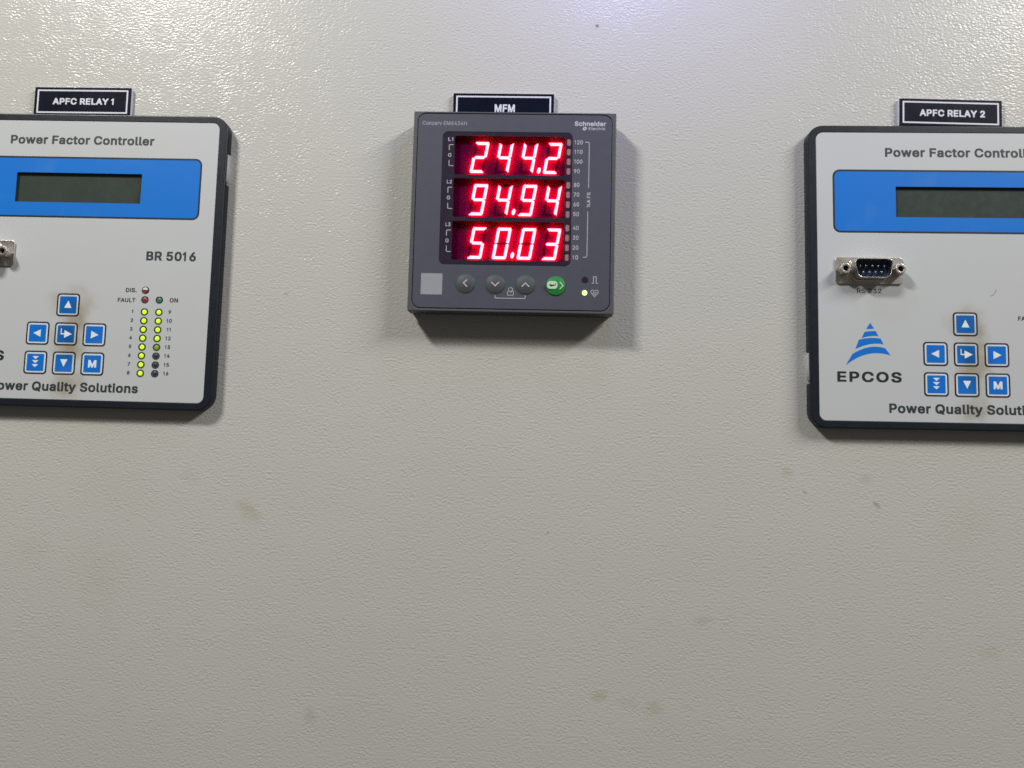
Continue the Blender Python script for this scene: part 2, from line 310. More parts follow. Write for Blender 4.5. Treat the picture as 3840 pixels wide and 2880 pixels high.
 'a': (420, ['187,-8,206,-8,238,-4,265,3,278,9,284,3,291,0,381,0,390,4,394,12,395,264,390,303,378,333,362,353,356,359,338,373,320,381,313,384,286,391,240,396,219,397,181,395,146,388,113,377,85,360,61,337,46,313,42,302,41,276,43,268,46,265,55,261,113,246,144,246,152,249,156,254,164,266,182,282,198,291,215,296,231,296,246,292,260,284,270,273,273,262,264,258,190,249,136,241,108,233,84,223,64,210,47,193,35,167,30,136,30,110,36,75,52,44,74,23,102,6,139,-4', '196,93,176,99,166,104,156,112,152,121,158,131,169,138,182,144,218,151,276,158,273,145,266,131,251,113,234,102']),
 'c': (427, ['234,-7,280,-5,308,0,334,9,358,22,376,35,395,54,410,78,420,101,421,106,420,132,419,136,414,141,349,157,318,157,312,155,308,152,294,126,276,108,252,97,238,95,222,97,200,106,194,112,178,127,164,149,156,175,155,191,156,214,164,240,179,263,194,278,198,282,220,293,236,295,253,293,275,283,293,265,306,240,314,236,332,235,350,236,408,249,414,251,418,256,420,264,420,286,417,297,409,316,394,337,380,351,357,369,333,381,306,390,279,395,242,397,219,396,175,391,166,389,121,371,85,343,58,306,40,259,34,207,34,181,41,128,58,84,85,47,123,17,166,0,175,-2']),
 'd': (455, ['222,-7,242,-7,274,-4,301,5,313,12,318,4,327,0,416,0,424,3,428,7,430,15,430,494,428,502,422,507,416,509,401,509,340,509,325,509,320,507,315,505,313,502,311,494,311,380,303,385,276,393,242,396,208,396,162,391,118,373,108,366,82,345,56,307,40,261,34,209,34,182,40,130,57,82,82,46,117,17,162,-1', '231,96,220,97,198,107,179,125,165,149,157,174,155,199,156,216,164,240,179,266,197,282,219,293,236,294,248,293,268,284,288,266,302,242,310,218,311,192,310,175,301,148,288,124,268,107']),
 'e': (435, ['239,-7,259,-7,296,-4,333,5,365,21,390,41,410,64,422,93,423,118,421,127,416,131,410,133,354,145,336,146,318,145,310,141,299,124,291,115,277,104,262,98,242,94,226,96,204,104,198,107,180,122,166,140,162,152,400,152,418,153,425,156,428,163,429,215,426,259,413,298,397,328,376,351,346,373,316,386,281,395,232,397,217,396,173,391,162,389,121,372,84,342,56,305,40,260,34,207,34,181,40,130,58,84,85,47,123,17,168,0,177,-2', '166,250,166,251,178,268,198,284,220,294,231,295,248,294,268,285,287,268,298,251']),
 'h': (441, ['82,0,158,0,166,3,170,7,172,15,172,221,174,242,182,261,196,277,214,288,234,294,255,291,276,278,292,254,296,227,296,15,298,7,302,3,310,0,401,0,410,4,414,12,415,255,410,297,397,333,376,360,351,378,344,382,311,392,274,396,239,396,198,391,172,380,172,494,171,499,168,505,164,507,158,509,67,509,58,505,54,497,53,15,55,7,60,3']),
 'i': (198, ['82,0,158,0,168,4,172,12,172,377,171,382,168,388,164,391,158,392,67,392,58,388,54,381,53,15,55,7,60,3', '112,398,130,398,147,401,164,410,169,414,179,427,184,444,184,472,179,493,169,506,163,511,150,518,130,522,96,522,73,517,60,509,48,496,45,491,42,475,41,448,44,433,46,427,56,414,75,402']),
 'l': (220, ['166,-2,207,0,226,3,235,7,237,10,239,18,238,44,226,93,222,98,214,100,179,100,175,102,172,111,172,497,168,505,158,509,67,509,62,507,57,505,55,502,53,494,53,89,58,56,60,48,78,23,107,5,120,2']),
 'n': (441, ['82,0,158,0,166,3,170,7,172,15,172,221,174,242,182,261,196,277,214,288,234,294,255,291,276,278,292,254,296,227,296,15,298,7,302,3,308,1,325,0,401,0,408,3,413,7,415,15,415,255,410,297,397,333,395,336,376,360,347,381,311,392,274,396,258,397,239,396,198,391,170,379,170,379,168,385,166,388,156,392,67,392,60,390,55,385,53,377,53,15,55,7,60,3']),
 'o': (446, ['234,-7,253,-7,298,-2,308,0,351,17,388,47,415,83,430,119,434,133,439,181,439,207,433,261,416,306,388,343,351,373,308,389,298,391,266,395,238,397,219,396,175,391,166,389,123,373,85,343,58,306,40,259,34,207,34,181,41,128,58,84,85,47,123,17,166,0,175,-2', '236,95,220,97,198,108,178,127,164,151,156,175,155,191,156,214,164,237,179,263,198,282,220,293,236,295,252,293,272,283,295,263,310,237,316,214,318,197,316,175,310,151,295,126,272,106']),
 'r': (290, ['82,0,158,0,166,3,170,7,172,15,172,230,174,245,180,259,184,265,195,276,210,285,228,291,236,292,256,290,272,289,287,290,292,291,297,294,299,296,301,304,301,382,299,390,292,395,287,396,261,397,226,397,192,392,169,383,166,388,162,391,156,392,141,392,67,392,60,390,55,385,53,377,53,15,55,7,60,3']),
 's': (396, ['208,-7,270,-4,310,7,341,24,368,49,383,77,388,106,389,134,382,170,366,193,358,203,325,224,276,239,218,251,193,259,177,267,170,274,184,288,203,296,216,298,230,295,248,287,261,273,272,254,280,250,313,249,370,261,378,265,380,268,382,276,382,301,370,328,354,351,333,369,307,383,268,394,219,397,166,394,160,393,123,382,93,367,69,346,53,319,51,312,47,285,47,260,53,226,55,219,75,192,113,168,162,153,224,140,244,134,258,127,264,120,264,118,250,105,246,103,228,96,208,94,196,95,176,103,160,117,148,143,140,147,107,148,48,136,40,132,38,129,36,121,36,95,47,63,65,39,88,20,120,4']),
 't': (258, ['195,-4,237,-2,258,2,267,6,270,13,270,43,260,88,256,96,252,99,246,100,214,100,203,98,198,99,190,103,186,110,184,122,184,294,248,294,254,295,258,298,260,301,262,309,262,381,258,388,248,392,184,392,184,460,182,468,178,472,170,474,155,475,76,474,69,470,66,463,65,392,20,392,12,390,8,385,6,377,6,305,10,298,18,294,65,294,65,97,74,53,97,22,130,5,141,2']),
 'u': (441, ['208,-4,228,-4,269,1,298,13,298,13,300,7,302,4,306,2,312,0,401,0,408,3,413,7,415,15,415,377,413,385,406,391,401,392,386,392,310,392,302,390,298,385,296,377,296,172,294,150,286,132,270,115,256,105,234,98,213,101,192,114,176,137,172,164,172,377,170,385,166,390,160,391,143,392,67,392,60,390,55,385,53,377,53,137,58,96,70,61,92,34,121,13,157,0']),
 'w': (598, ['167,0,243,0,248,2,253,4,257,12,312,189,368,12,372,4,380,1,397,0,473,0,478,2,483,4,488,15,602,349,603,377,601,385,598,388,589,392,509,392,494,392,488,391,484,388,480,380,426,207,419,235,374,380,370,388,362,391,345,392,266,392,258,390,254,385,252,380,207,235,199,206,145,380,141,388,134,391,116,392,37,392,32,391,27,388,25,385,23,377,24,349,138,13,140,7,144,3']),
 'y': (420, ['116,-130,162,-128,191,-119,211,-109,222,-100,232,-91,247,-70,260,-44,426,344,429,355,429,377,427,385,422,390,415,392,334,392,316,391,308,387,224,178,223,178,138,387,134,391,128,392,46,392,28,391,24,390,19,385,17,377,17,355,20,344,158,24,154,13,143,-8,135,-18,124,-26,119,-27,108,-26,75,-26,70,-27,65,-30,62,-36,48,-83,47,-110,49,-118,52,-121,60,-124']),
}
PLAIN = {
 '%': (688, ['510,-10,551,-5,575,6,592,19,597,23,611,45,620,70,623,94,623,133,620,158,612,183,598,204,576,221,554,231,547,233,514,237,473,232,449,221,432,208,427,204,412,182,403,157,400,133,400,94,403,70,412,45,426,23,448,6,470,-4', '143,0,202,0,209,0,213,3,561,490,562,504,560,508,493,509,486,509,482,506,133,19,132,16,132,3', '510,56,498,58,484,70,476,88,475,122,478,141,485,158,498,170,515,172,526,170,540,156,546,139,549,122,549,105,546,86,539,69', '184,271,225,275,250,286,266,299,272,304,286,325,295,350,298,375,298,413,295,438,286,462,272,484,250,502,228,511,188,517,177,516,146,511,123,502,106,489,101,484,87,462,78,438,75,413,75,375,78,349,86,324,100,305,123,286,146,276', '186,335,172,338,159,350,152,368,149,386,149,402,152,422,159,438,172,450,187,452,201,450,214,438,222,419,223,385,221,366,214,351']),
 '0': (465, ['236,-7,250,-6,299,2,342,23,380,61,406,111,418,159,422,175,427,245,427,263,422,333,406,397,379,448,342,485,301,506,296,508,240,516,230,515,176,507,133,485,96,448,70,397,65,380,53,333,48,263,48,245,53,175,70,111,96,61,133,23,171,4', '238,69,212,74,184,90,161,117,144,157,135,200,132,248,134,303,140,332,145,355,161,391,184,419,211,435,236,440,264,435,292,419,314,391,330,354,340,308,344,259,340,201,330,155,314,117,292,90']),
 '1': (342, ['139,0,193,0,196,2,197,5,197,504,196,507,193,509,139,509,130,508,128,506,128,498,26,398,25,395,26,382,44,349,48,346,56,345,65,346,128,397,128,5']),
 '2': (465, ['75,0,400,0,407,0,410,3,411,70,408,75,400,76,190,76,288,174,357,250,378,280,393,309,400,335,403,360,403,374,398,412,382,446,355,476,325,497,286,510,245,515,227,515,186,510,145,496,115,475,86,441,70,402,66,365,66,352,68,348,77,347,146,348,150,355,152,379,160,399,173,416,192,430,214,439,230,440,252,439,264,436,276,431,294,420,309,405,318,384,320,363,318,349,312,331,300,311,283,289,235,238,65,64,64,61,64,5']),
 '3': (465, ['226,-7,285,-1,329,12,362,35,391,65,408,102,415,143,415,156,408,197,392,232,362,264,328,285,283,297,258,298,393,444,394,447,394,504,393,507,390,509,81,509,74,509,70,506,70,439,72,434,81,433,275,433,158,306,157,303,157,243,158,240,161,238,212,238,247,234,278,225,300,210,317,191,326,168,328,150,326,129,316,107,299,91,278,79,250,71,230,69,208,70,183,77,163,88,150,100,146,103,136,120,131,143,128,147,120,148,55,148,46,147,44,142,44,130,52,90,70,58,100,30,135,11']),
 '4': (465, ['293,0,354,0,361,0,364,2,365,5,365,101,424,101,431,101,434,103,435,106,435,172,434,175,431,177,365,177,365,321,362,325,354,326,293,326,286,325,282,323,282,177,140,177,332,491,333,504,332,507,329,509,251,509,248,506,242,497,42,172,40,168,40,106,42,102,51,101,282,101,282,5']),
 '5': (465, ['230,-7,284,-1,294,2,329,15,366,43,390,75,406,115,413,160,413,175,410,208,400,240,385,268,372,284,361,297,341,313,314,328,282,337,238,341,209,338,187,334,160,323,172,432,172,433,377,433,386,434,388,439,388,504,387,507,384,509,107,509,100,509,96,506,67,260,68,245,73,243,116,238,137,236,146,236,167,250,186,258,209,264,228,266,252,262,278,252,300,235,315,215,324,188,328,166,326,150,324,141,315,118,300,99,279,81,254,71,232,69,217,70,193,77,188,81,173,90,159,104,148,121,144,141,142,145,71,146,64,145,60,142,60,128,66,92,84,59,112,31,143,11']),
 '6': (465, ['235,-7,290,-1,330,14,361,37,367,43,389,72,406,112,411,154,411,168,406,209,391,249,368,277,336,303,296,317,248,322,221,320,343,490,344,504,343,507,340,509,263,509,256,509,252,506,141,349,103,292,80,247,68,208,64,174,64,158,69,115,85,73,107,44,113,38,145,15', '236,68,218,70,196,79,173,95,159,116,150,137,148,164,150,185,159,208,174,228,193,243,216,252,242,254,258,252,280,243,301,227,315,207,324,185,326,160,324,139,315,115,301,95,280,80']),
 '7': (465, ['108,0,176,0,183,0,186,3,412,433,413,504,410,508,402,509,73,509,66,509,63,507,62,504,62,439,63,436,66,434,316,433,98,18,97,5,98,2']),
 '8': (465, ['234,-7,294,-1,337,12,370,32,399,61,416,95,423,133,423,147,420,173,408,206,394,229,370,252,347,266,342,266,352,271,380,298,398,331,404,368,404,382,398,418,382,451,356,478,326,497,288,510,239,516,188,510,149,498,118,478,91,451,89,447,76,418,70,382,70,368,76,335,94,297,121,271,132,266,127,266,104,252,80,227,66,206,60,190,55,175,52,148,52,133,58,95,75,61,104,32,138,12,174,0', '236,68,212,70,188,77,166,90,149,107,140,126,138,146,140,162,151,184,168,201,189,215,213,223,238,225,260,223,286,215,306,201,324,182,334,162,336,141,334,126,324,105,308,90,285,77', '235,299,218,301,198,307,180,319,166,335,158,352,156,371,158,388,166,405,180,421,196,431,208,436,220,439,241,440,256,439,277,432,296,421,309,405,316,388,318,370,316,354,308,335,294,319,277,308']),
 '9': (465, ['141,0,211,0,218,0,222,3,334,160,371,217,394,262,406,299,411,335,411,351,406,390,389,435,366,466,334,490,329,494,290,509,246,515,228,515,186,509,145,494,114,471,104,461,86,437,70,399,64,356,64,340,68,299,84,260,106,231,139,206,178,191,226,187,253,188,131,19,130,16,130,3', '236,254,216,257,194,266,174,283,159,301,151,324,148,351,151,370,159,393,176,415,193,428,216,438,242,440,258,439,280,429,301,413,315,393,324,370,326,345,324,324,315,301,301,281,281,266']),
 'A': (492, ['27,0,96,0,103,0,106,3,155,136,346,136,396,3,399,0,406,0,474,0,481,0,484,2,485,16,483,23,298,505,296,508,287,509,212,509,205,509,202,506,16,18,16,5,17,2', '184,212,216,302,250,407,276,325']),
 'C': (522, ['276,-7,324,-3,358,5,393,19,422,37,450,63,469,89,484,122,495,158,495,169,494,172,491,174,419,174,410,174,408,170,402,148,390,127,378,112,360,98,340,86,320,78,297,73,280,72,241,77,203,93,171,120,147,156,130,204,126,256,131,307,146,351,152,361,170,388,203,415,243,432,280,437,297,436,318,431,339,423,360,411,378,397,390,382,401,362,408,339,410,335,419,334,484,334,491,334,494,337,495,350,485,386,469,420,450,446,422,472,393,490,357,504,324,512,281,516,218,509,204,506,152,484,104,444,71,396,54,348,48,329,40,262,40,246,48,174,70,114,104,64,152,25,204,3']),
 'E': (431, ['71,0,386,0,393,0,396,2,397,5,397,70,396,73,393,75,147,76,147,220,366,220,374,220,377,225,377,290,376,293,373,295,147,295,147,433,390,434,393,436,394,439,394,504,392,508,383,509,71,509,64,509,61,507,60,504,60,5']),
 'F': (422, ['71,0,136,0,143,0,146,3,147,212,357,212,366,213,368,217,368,282,367,285,364,287,147,288,147,433,387,434,390,436,391,439,391,504,388,508,380,509,71,509,64,509,61,507,60,504,60,5']),
 'G': (532, ['278,-7,344,0,388,16,397,19,437,47,442,52,472,89,492,138,500,195,500,261,498,266,489,266,294,266,287,266,284,264,283,261,283,196,286,192,294,191,412,191,410,169,397,136,376,109,347,88,310,75,278,72,244,77,203,93,171,120,146,158,131,201,126,252,130,304,148,354,170,389,202,415,240,432,278,437,296,436,318,430,340,422,358,411,376,395,388,380,400,360,408,338,410,335,419,335,485,335,494,335,496,340,496,351,487,385,470,418,451,444,423,470,394,489,357,504,323,512,274,516,209,508,202,506,151,484,103,444,69,394,48,334,40,262,40,246,46,179,50,166,70,113,104,65,151,25']),
 'H': (529, ['71,0,136,0,143,0,146,3,147,222,392,222,392,3,394,1,403,0,468,0,475,0,478,2,479,5,479,504,476,508,468,509,403,509,396,509,392,506,392,298,147,298,146,506,144,508,136,509,71,509,64,509,61,507,60,504,60,5']),
 'L': (405, ['71,0,372,0,380,1,383,5,383,70,382,73,379,75,147,76,147,504,146,507,143,509,71,509,62,508,60,504,60,5']),
 'M': (640, ['71,0,140,0,143,2,144,5,144,354,170,283,286,4,288,1,297,0,353,0,360,0,364,3,478,283,504,353,504,5,506,1,515,0,579,0,586,0,589,2,590,5,590,504,588,508,579,509,487,509,480,509,476,506,352,197,326,119,299,197,174,506,170,509,163,509,71,509,64,509,61,507,60,504,60,5']),
 'R': (461, ['71,0,136,0,143,0,146,3,147,190,249,190,352,6,356,1,364,0,439,0,446,0,449,2,450,16,448,21,342,205,342,206,353,209,386,230,411,262,427,301,431,340,431,356,427,395,411,434,386,467,353,489,308,504,250,509,71,509,64,509,61,507,60,504,60,5', '148,266,147,433,246,433,274,431,301,423,322,408,335,391,342,370,344,347,342,326,335,306,320,289,301,276,274,268']),
 'S': (459, ['232,-9,296,-3,343,12,378,33,407,63,420,89,425,100,430,137,430,151,427,180,417,207,402,228,379,248,356,262,332,273,283,288,231,301,189,315,167,326,151,340,140,355,138,369,140,386,150,404,165,418,186,430,211,438,230,440,238,440,271,435,304,420,326,398,337,367,340,363,348,362,412,362,419,363,422,365,423,380,416,416,398,450,370,477,336,497,294,510,240,516,183,510,140,497,106,477,76,449,58,414,52,374,52,360,60,319,61,314,86,280,130,250,190,229,246,214,299,197,319,186,334,174,342,158,345,143,341,126,330,107,312,90,288,77,262,70,234,68,211,70,185,77,161,88,144,104,132,123,126,148,124,151,115,152,49,152,40,151,38,147,38,135,46,95,65,59,94,30,130,10']),
 'c': (408, ['216,-8,254,-5,280,0,304,9,326,21,342,34,362,56,376,79,385,103,385,114,384,116,382,118,323,133,308,133,304,128,293,104,273,83,246,70,216,66,191,69,165,83,145,104,130,129,120,163,118,194,121,221,130,252,145,278,165,299,192,312,220,316,246,312,272,300,276,296,291,280,304,254,307,252,322,252,379,266,384,269,384,282,374,308,361,328,342,349,325,361,303,373,277,382,253,388,216,389,162,383,119,365,88,339,82,334,56,296,40,250,34,197,34,182,40,130,56,85,82,47,121,15']),
 'e': (416, ['221,-8,270,-4,303,5,331,19,358,41,374,62,386,90,387,103,386,106,382,108,325,121,310,121,306,119,298,103,288,91,274,79,270,77,257,71,235,66,220,66,196,69,170,79,148,96,131,120,122,149,120,162,389,162,392,164,393,167,393,206,390,249,378,289,362,321,342,343,314,366,286,379,255,387,214,389,163,383,156,382,117,364,81,333,55,295,40,251,34,198,34,182,40,131,56,85,82,47,119,16,126,13', '121,233,121,236,130,262,145,283,150,288,165,301,186,311,193,313,213,316,241,313,265,302,284,284,298,263,306,235']),
 'i': (179, ['64,0,132,0,135,2,136,5,136,379,135,382,132,384,64,384,56,383,53,379,53,5', '94,425,104,425,118,428,132,436,144,451,148,467,148,480,144,497,136,509,120,520,96,523,70,520,58,512,45,497,41,480,41,467,44,453,54,440']),
 'l': (201, ['148,-2,181,0,200,3,202,5,203,8,203,20,191,70,188,72,181,73,160,71,148,72,141,78,137,89,136,105,136,504,134,508,125,509,57,509,54,507,53,504,53,84,58,52,60,46,74,22,100,5']),
 'n': (422, ['64,0,125,0,132,0,136,3,136,225,139,252,147,274,162,292,181,305,202,313,217,315,250,310,274,293,290,267,296,232,296,3,298,1,307,0,368,0,375,0,378,2,379,5,379,249,375,289,362,327,343,352,315,374,282,385,248,389,229,389,193,384,155,368,134,347,134,379,132,383,64,384,57,384,54,382,53,379,53,5']),
 'o': (427, ['216,-8,278,0,319,16,355,47,380,83,395,123,398,135,403,182,403,198,398,251,381,296,355,334,319,365,314,367,274,383,220,389,160,382,119,365,82,334,56,296,40,250,34,197,34,182,40,130,56,85,82,47,121,15', '217,66,192,69,168,81,165,83,145,104,130,129,128,134,121,160,118,194,121,221,129,250,145,278,165,299,189,311,192,312,220,316,246,312,262,304,272,299,293,278,309,246,316,221,318,186,316,160,308,131,293,104,272,83']),
 'r': (271, ['64,0,125,0,132,0,136,3,136,234,139,256,147,275,161,291,179,303,200,310,218,312,252,309,261,309,264,311,265,314,265,384,262,388,222,390,184,385,154,372,134,354,134,379,132,383,64,384,57,384,54,381,53,5']),
 't': (239, ['177,-4,211,-2,232,2,234,4,235,7,235,19,224,67,222,72,204,72,184,69,170,71,158,77,150,89,148,107,148,313,215,313,224,314,226,319,226,379,224,383,215,384,148,384,148,467,146,472,137,473,69,472,66,470,65,467,65,384,17,384,10,384,7,382,6,379,6,319,7,316,10,314,65,313,65,93,73,52,95,21']),
 'v': (401, ['174,0,237,0,244,0,248,3,392,363,393,368,393,379,390,383,382,384,316,384,309,384,306,382,226,171,206,109,185,171,106,382,102,384,95,384,28,384,21,384,18,382,17,379,18,365,162,6']),
 'z': (392, ['53,0,350,0,357,0,360,2,361,5,361,69,358,74,350,75,159,75,354,319,355,322,355,379,352,383,344,384,59,384,52,384,49,382,48,379,48,315,50,311,59,310,242,310,43,63,42,60,42,5']),
}

CAP = 0.509

def glyph_text(text, x, y, cap, width=None, sx=0.92, track=0.0, align='l', slant=0.0, font=None):
    """Loops of a line of lettering: cap height and (optional) total width in mm."""
    font = font or BOLD
    loops, cx = [], 0.0
    for ch in text:
        if ch == ' ':
            cx += 0.20 + track; continue
        adv, pol = font[ch]
        for p in pol:
            q = [int(i) / 1000 for i in p.split(',')]
            loops.append([(cx + q[i], q[i + 1]) for i in range(0, len(q), 2)])
        cx += adv / 1000 + track
    x0 = min(p[0] for l in loops for p in l); x1 = max(p[0] for l in loops for p in l)
    s = cap / CAP
    kx = width / (x1 - x0) if width else s * sx
    w = (x1 - x0) * kx
    ox = x - (w / 2 if align == 'c' else w if align == 'r' else 0)
    return [[(ox + (px - x0) * kx + slant * py * s, y + py * s) for px, py in l] for l in loops]

def rot_loops(loops, cx, cy, ang):
    c, s = math.cos(ang), math.sin(ang)
    return [[(cx + (x - cx) * c - (y - cy) * s, cy + (x - cx) * s + (y - cy) * c) for x, y in l] for l in loops]

def rrect(x0, y0, x1, y1, r, n=6):
    r = max(r, 1e-4)
    out = []
    for cx, cy, a in ((x1 - r, y1 - r, 0), (x0 + r, y1 - r, 90), (x0 + r, y0 + r, 180), (x1 - r, y0 + r, 270)):
        for i in range(n + 1):
            t = math.radians(a + 90 * i / n)
            out.append((cx + r * math.cos(t), cy + r * math.sin(t)))
    return out

def disc(cx, cy, rx, ry=None, n=36):
    ry = ry or rx
    return [(cx + rx * math.cos(2 * math.pi * i / n), cy + ry * math.sin(2 * math.pi * i / n)) for i in range(n)]

def fillet(pts, r, n=4, closed=False):
    out, N = [], len(pts)
    for i, p in enumerate(pts):
        if not closed and i in (0, N - 1):
            out.append(p); continue
        a, b = Vector(pts[i - 1]), Vector(pts[(i + 1) % N])
        p = Vector(p); u = (a - p).normalized(); v = (b - p).normalized()
        rr = min(r, (a - p).length * .45, (b - p).length * .45)
        s, e = p + u * rr, p + v * rr
        for j in range(n + 1):
            t = j / n
            q = s * (1 - t) ** 2 + p * 2 * t * (1 - t) + e * t * t
            out.append((q.x, q.y))
    return out

def stroke(pts, w, closed=False):
    """Loops of a line of width w along pts (mitred)."""
    N, L, R = len(pts), [], []
    P = [Vector(p) for p in pts]
    for i in range(N):
        a = P[i - 1] if (i or closed) else None
        b = P[(i + 1) % N] if (i < N - 1 or closed) else None
        d1 = (P[i] - a).normalized() if a is not None else None
        d2 = (b - P[i]).normalized() if b is not None else None
        if d1 is None: d1 = d2
        if d2 is None: d2 = d1
        n1, n2 = Vector((-d1.y, d1.x)), Vector((-d2.y, d2.x))
        m = (n1 + n2)
        m = m.normalized() if m.length > 1e-6 else n1
        k = min(2.5, 1 / max(0.2, m.dot(n1)))
        L.append(tuple(P[i] + m * (w / 2 * k))); R.append(tuple(P[i] - m * (w / 2 * k)))
    if closed:
        return [L, R]
    return [L + R[::-1]]

def sheet_mesh(loops, z0, z1, bevel=0.0, grow=0.0, slope=None):
    """Extruded flat shape from closed loops (holes by even-odd fill) between z0 and z1."""
    cu = bpy.data.curves.new('shape', 'CURVE')
    cu.dimensions = '2D'
    cu.fill_mode = 'BOTH'
    for l in loops:
        s = cu.splines.new('POLY')
        s.points.add(len(l) - 1)
        for p, (x, y) in zip(s.points, l):
            p.co = (x, y, 0, 1)
        s.use_cyclic_u = True
    cu.extrude = max((z1 - z0) / 2 - bevel, 1e-4)
    cu.bevel_depth = bevel
    cu.bevel_resolution = 2 if bevel else 0
    cu.offset = grow - bevel
    o = bpy.data.objects.new('shape', cu)
    COL.objects.link(o)
    dg = bpy.context.evaluated_depsgraph_get()
    me = bpy.data.meshes.new_from_object(o.evaluated_get(dg))
    bpy.data.objects.remove(o)
    bpy.data.curves.remove(cu)
    zc = (z0 + z1) / 2
    for v in me.vertices:
        v.co.z += zc
        v.co *= MM
    me.materials.clear()
    return me

def join_meshes(parts):
    """[(mesh, material)] -> one mesh with its materials."""
    vs, fs, mi, mats = [], [], [], []
    for me, mat in parts:
        if mat not in mats: mats.append(mat)
        o = len(vs)
        vs += [v.co.copy() for v in me.vertices]
        for p in me.polygons:
            fs.append([o + i for i in p.vertices]); mi.append(mats.index(mat))
        bpy.data.meshes.remove(me)
    m = bpy.data.meshes.new('mesh')
    m.from_pydata(vs, [], fs)
    m.polygons.foreach_set('material_index', mi)
    for x in mats: m.materials.append(x)
    m.update()
    return m

def lathe_mesh(cx, cy, prof, n=40):
    """Solid of revolution about z through (cx, cy); prof = [(r, z)...] bottom to top."""
    vs, fs = [], []
    for r, z in prof:
        for i in range(n):
            t = 2 * math.pi * i / n
            vs.append(((cx + r * math.cos(t)) * MM, (cy + r * math.sin(t)) * MM, z * MM))
    for j in range(len(prof) - 1):
        for i in range(n):
            a, b = j * n + i, j * n + (i + 1) % n
            fs.append((a, b, b + n, a + n))
    fs.append(tuple(range((len(prof) - 1) * n, len(prof) * n)))
    m = bpy.data.meshes.new('mesh')
    m.from_pydata(vs, [], fs)
    m.update()
    return m

def obj(name, me, mat=None, parent=None, smooth=False, label=None):
    o = bpy.data.objects.new(name, me)
    me.name = name
    COL.objects.link(o)
    if mat is not None:
        me.materials.clear(); me.materials.append(mat)
    if smooth:
        me.polygons.foreach_set('use_smooth', [True] * len(me.polygons))
        me.update()
    if parent is not None: o.parent = parent
    if label: o['label'] = label
    return o

def shape(name, loops, z0, z1, mat, parent, bevel=0.0, grow=0.0, label=None):
    return obj(name, sheet_mesh(loops, z0, z1, bevel, grow), mat, parent, label=label)

def thing(name, label, cat, x, y, theta=0.0, group=None):
    o = bpy.data.objects.new(name, None)
    o.empty_display_size = 0.01
    COL.objects.link(o)
    o.location = to_world(x, y, 0)
    o.rotation_euler = (math.pi / 2, -theta, 0)
    o['label'] = label
    o['category'] = cat
    if group: o['group'] = group
    return o

def copy_tree(o, parent=None):
    c = o.copy()
    COL.objects.link(c)
    if parent is not None: c.parent = parent
    for ch in list(o.children):
        copy_tree(ch, c)
    return c

# ------------------------------------------------------------------ the wall (steel door of the cubicle)
wall = obj('wall', sheet_mesh([[(-700, -650), (700, -650), (700, 500), (-700, 500)]], -2.0, 0.0), M['wall'])
wall.rotation_euler = (math.pi / 2, 0, 0)
wall['kind'] = 'structure'
wall['label'] = 'light grey wrinkle-coated steel wall with faint brown stains'

# ------------------------------------------------------------------ engraved name plates
def name_plate(text, label, cx, top, w, h, theta, tx, tbase, tw, cap):
    t = thing('name_plate', label, 'sign', cx, top, theta, 'engraved name plates')
    x = w / 2
    shape('core', [rrect(-x, -h, x, 0, 0.2)], -0.1, 1.55, M['plate_core'], t)
    shape('front_layer', [rrect(-x + .04, -h + .04, x - .04, -.04, 0.2)], 1.5, 2.0, M['plate_navy'], t, 0.08)
    shape('border_line', [rrect(-x + 1.45, -h + 1.0, x - 1.45, -1.3, 0.05, 1), rrect(-x + 2.2, -h + 1.75, x - 2.2, -2.05, 0.05, 1)],
          1.9, 2.03, M['plate_print'], t)
    shape('lettering', glyph_text(text, tx, tbase, cap, tw), 1.9, 2.03, M['plate_print'], t)
    return t

name_plate('APFC RELAY 1', 'navy name plate reading APFC RELAY 1 with a thin white border', -215.6, 62.65, 48.8, 14.3, 0.0,
           -14.95, -8.85, 30.8, 3.25)
name_plate('APFC RELAY 2', 'navy name plate reading APFC RELAY 2, slightly tilted clockwise', 208.45, 61.06, 48.2, 13.2, -0.0155,
           -14.6, -8.55, 30.7, 3.3)
name_plate('MFM', 'navy name plate reading MFM, half hidden behind the grey meter', -6.1, 61.7, 49.3, 13.5, 0.0,
           0.7 - 4.95, -9.35, 9.85, 3.85)

# ------------------------------------------------------------------ the power meter
MZ = 11.64
mt = thing('power_meter', 'square slate grey power meter with three rows of glowing red digits', 'meter', 0, 0)
hole = rrect(-46.2, -46.85, 46.2, 47.2, 4.2)
bez = join_meshes([
    (sheet_mesh([rrect(-48, -48, 48, 48, 0.5), hole], 3.2, MZ, 0.30), M['bezel']),
    (sheet_mesh([rrect(-47.6, -47.6, 47.6, 47.6, 0.8), rrect(-45, -45, 45, 45, 3)], -0.2, 3.3), M['bezel']),
    (sheet_mesh([rrect(-46.6, -47.2, 46.6, 47.5, 4)], 5.0, 6.0), M['hole']),
])
obj('bezel', bez, None, mt)
WIN = rrect(-33.87, -25.75, 27.5, 38.1, 2.4)
face = shape('faceplate', [rrect(-45.88, -46.52, 45.88, 46.9, 3.9), rrect(-33.95, -25.83, 27.58, 38.18, 2.5)], 5.5, MZ - 0.05, M['faceplate'], mt, 0.22)
ZT = MZ + 0.06
ROWS = [(17.35, 36.25), (-3.1, 15.65), (-23.65, -4.98)]
BARS = [33.75, 29.1, 24.4, 19.75, 13.05, 8.45, 3.75, -0.95, -7.5, -12.17, -16.85, -21.5]
win_loops = [WIN] + [rrect(-28.2, a, 24.2, b, 0.8) for a, b in ROWS]
win_loops += [rrect(24.85, y - 1.75, 26.9, y + 1.75, 0.85) for y in BARS]
shape('display_window', win_loops, 6.0, MZ - 0.02, M['window'], mt)
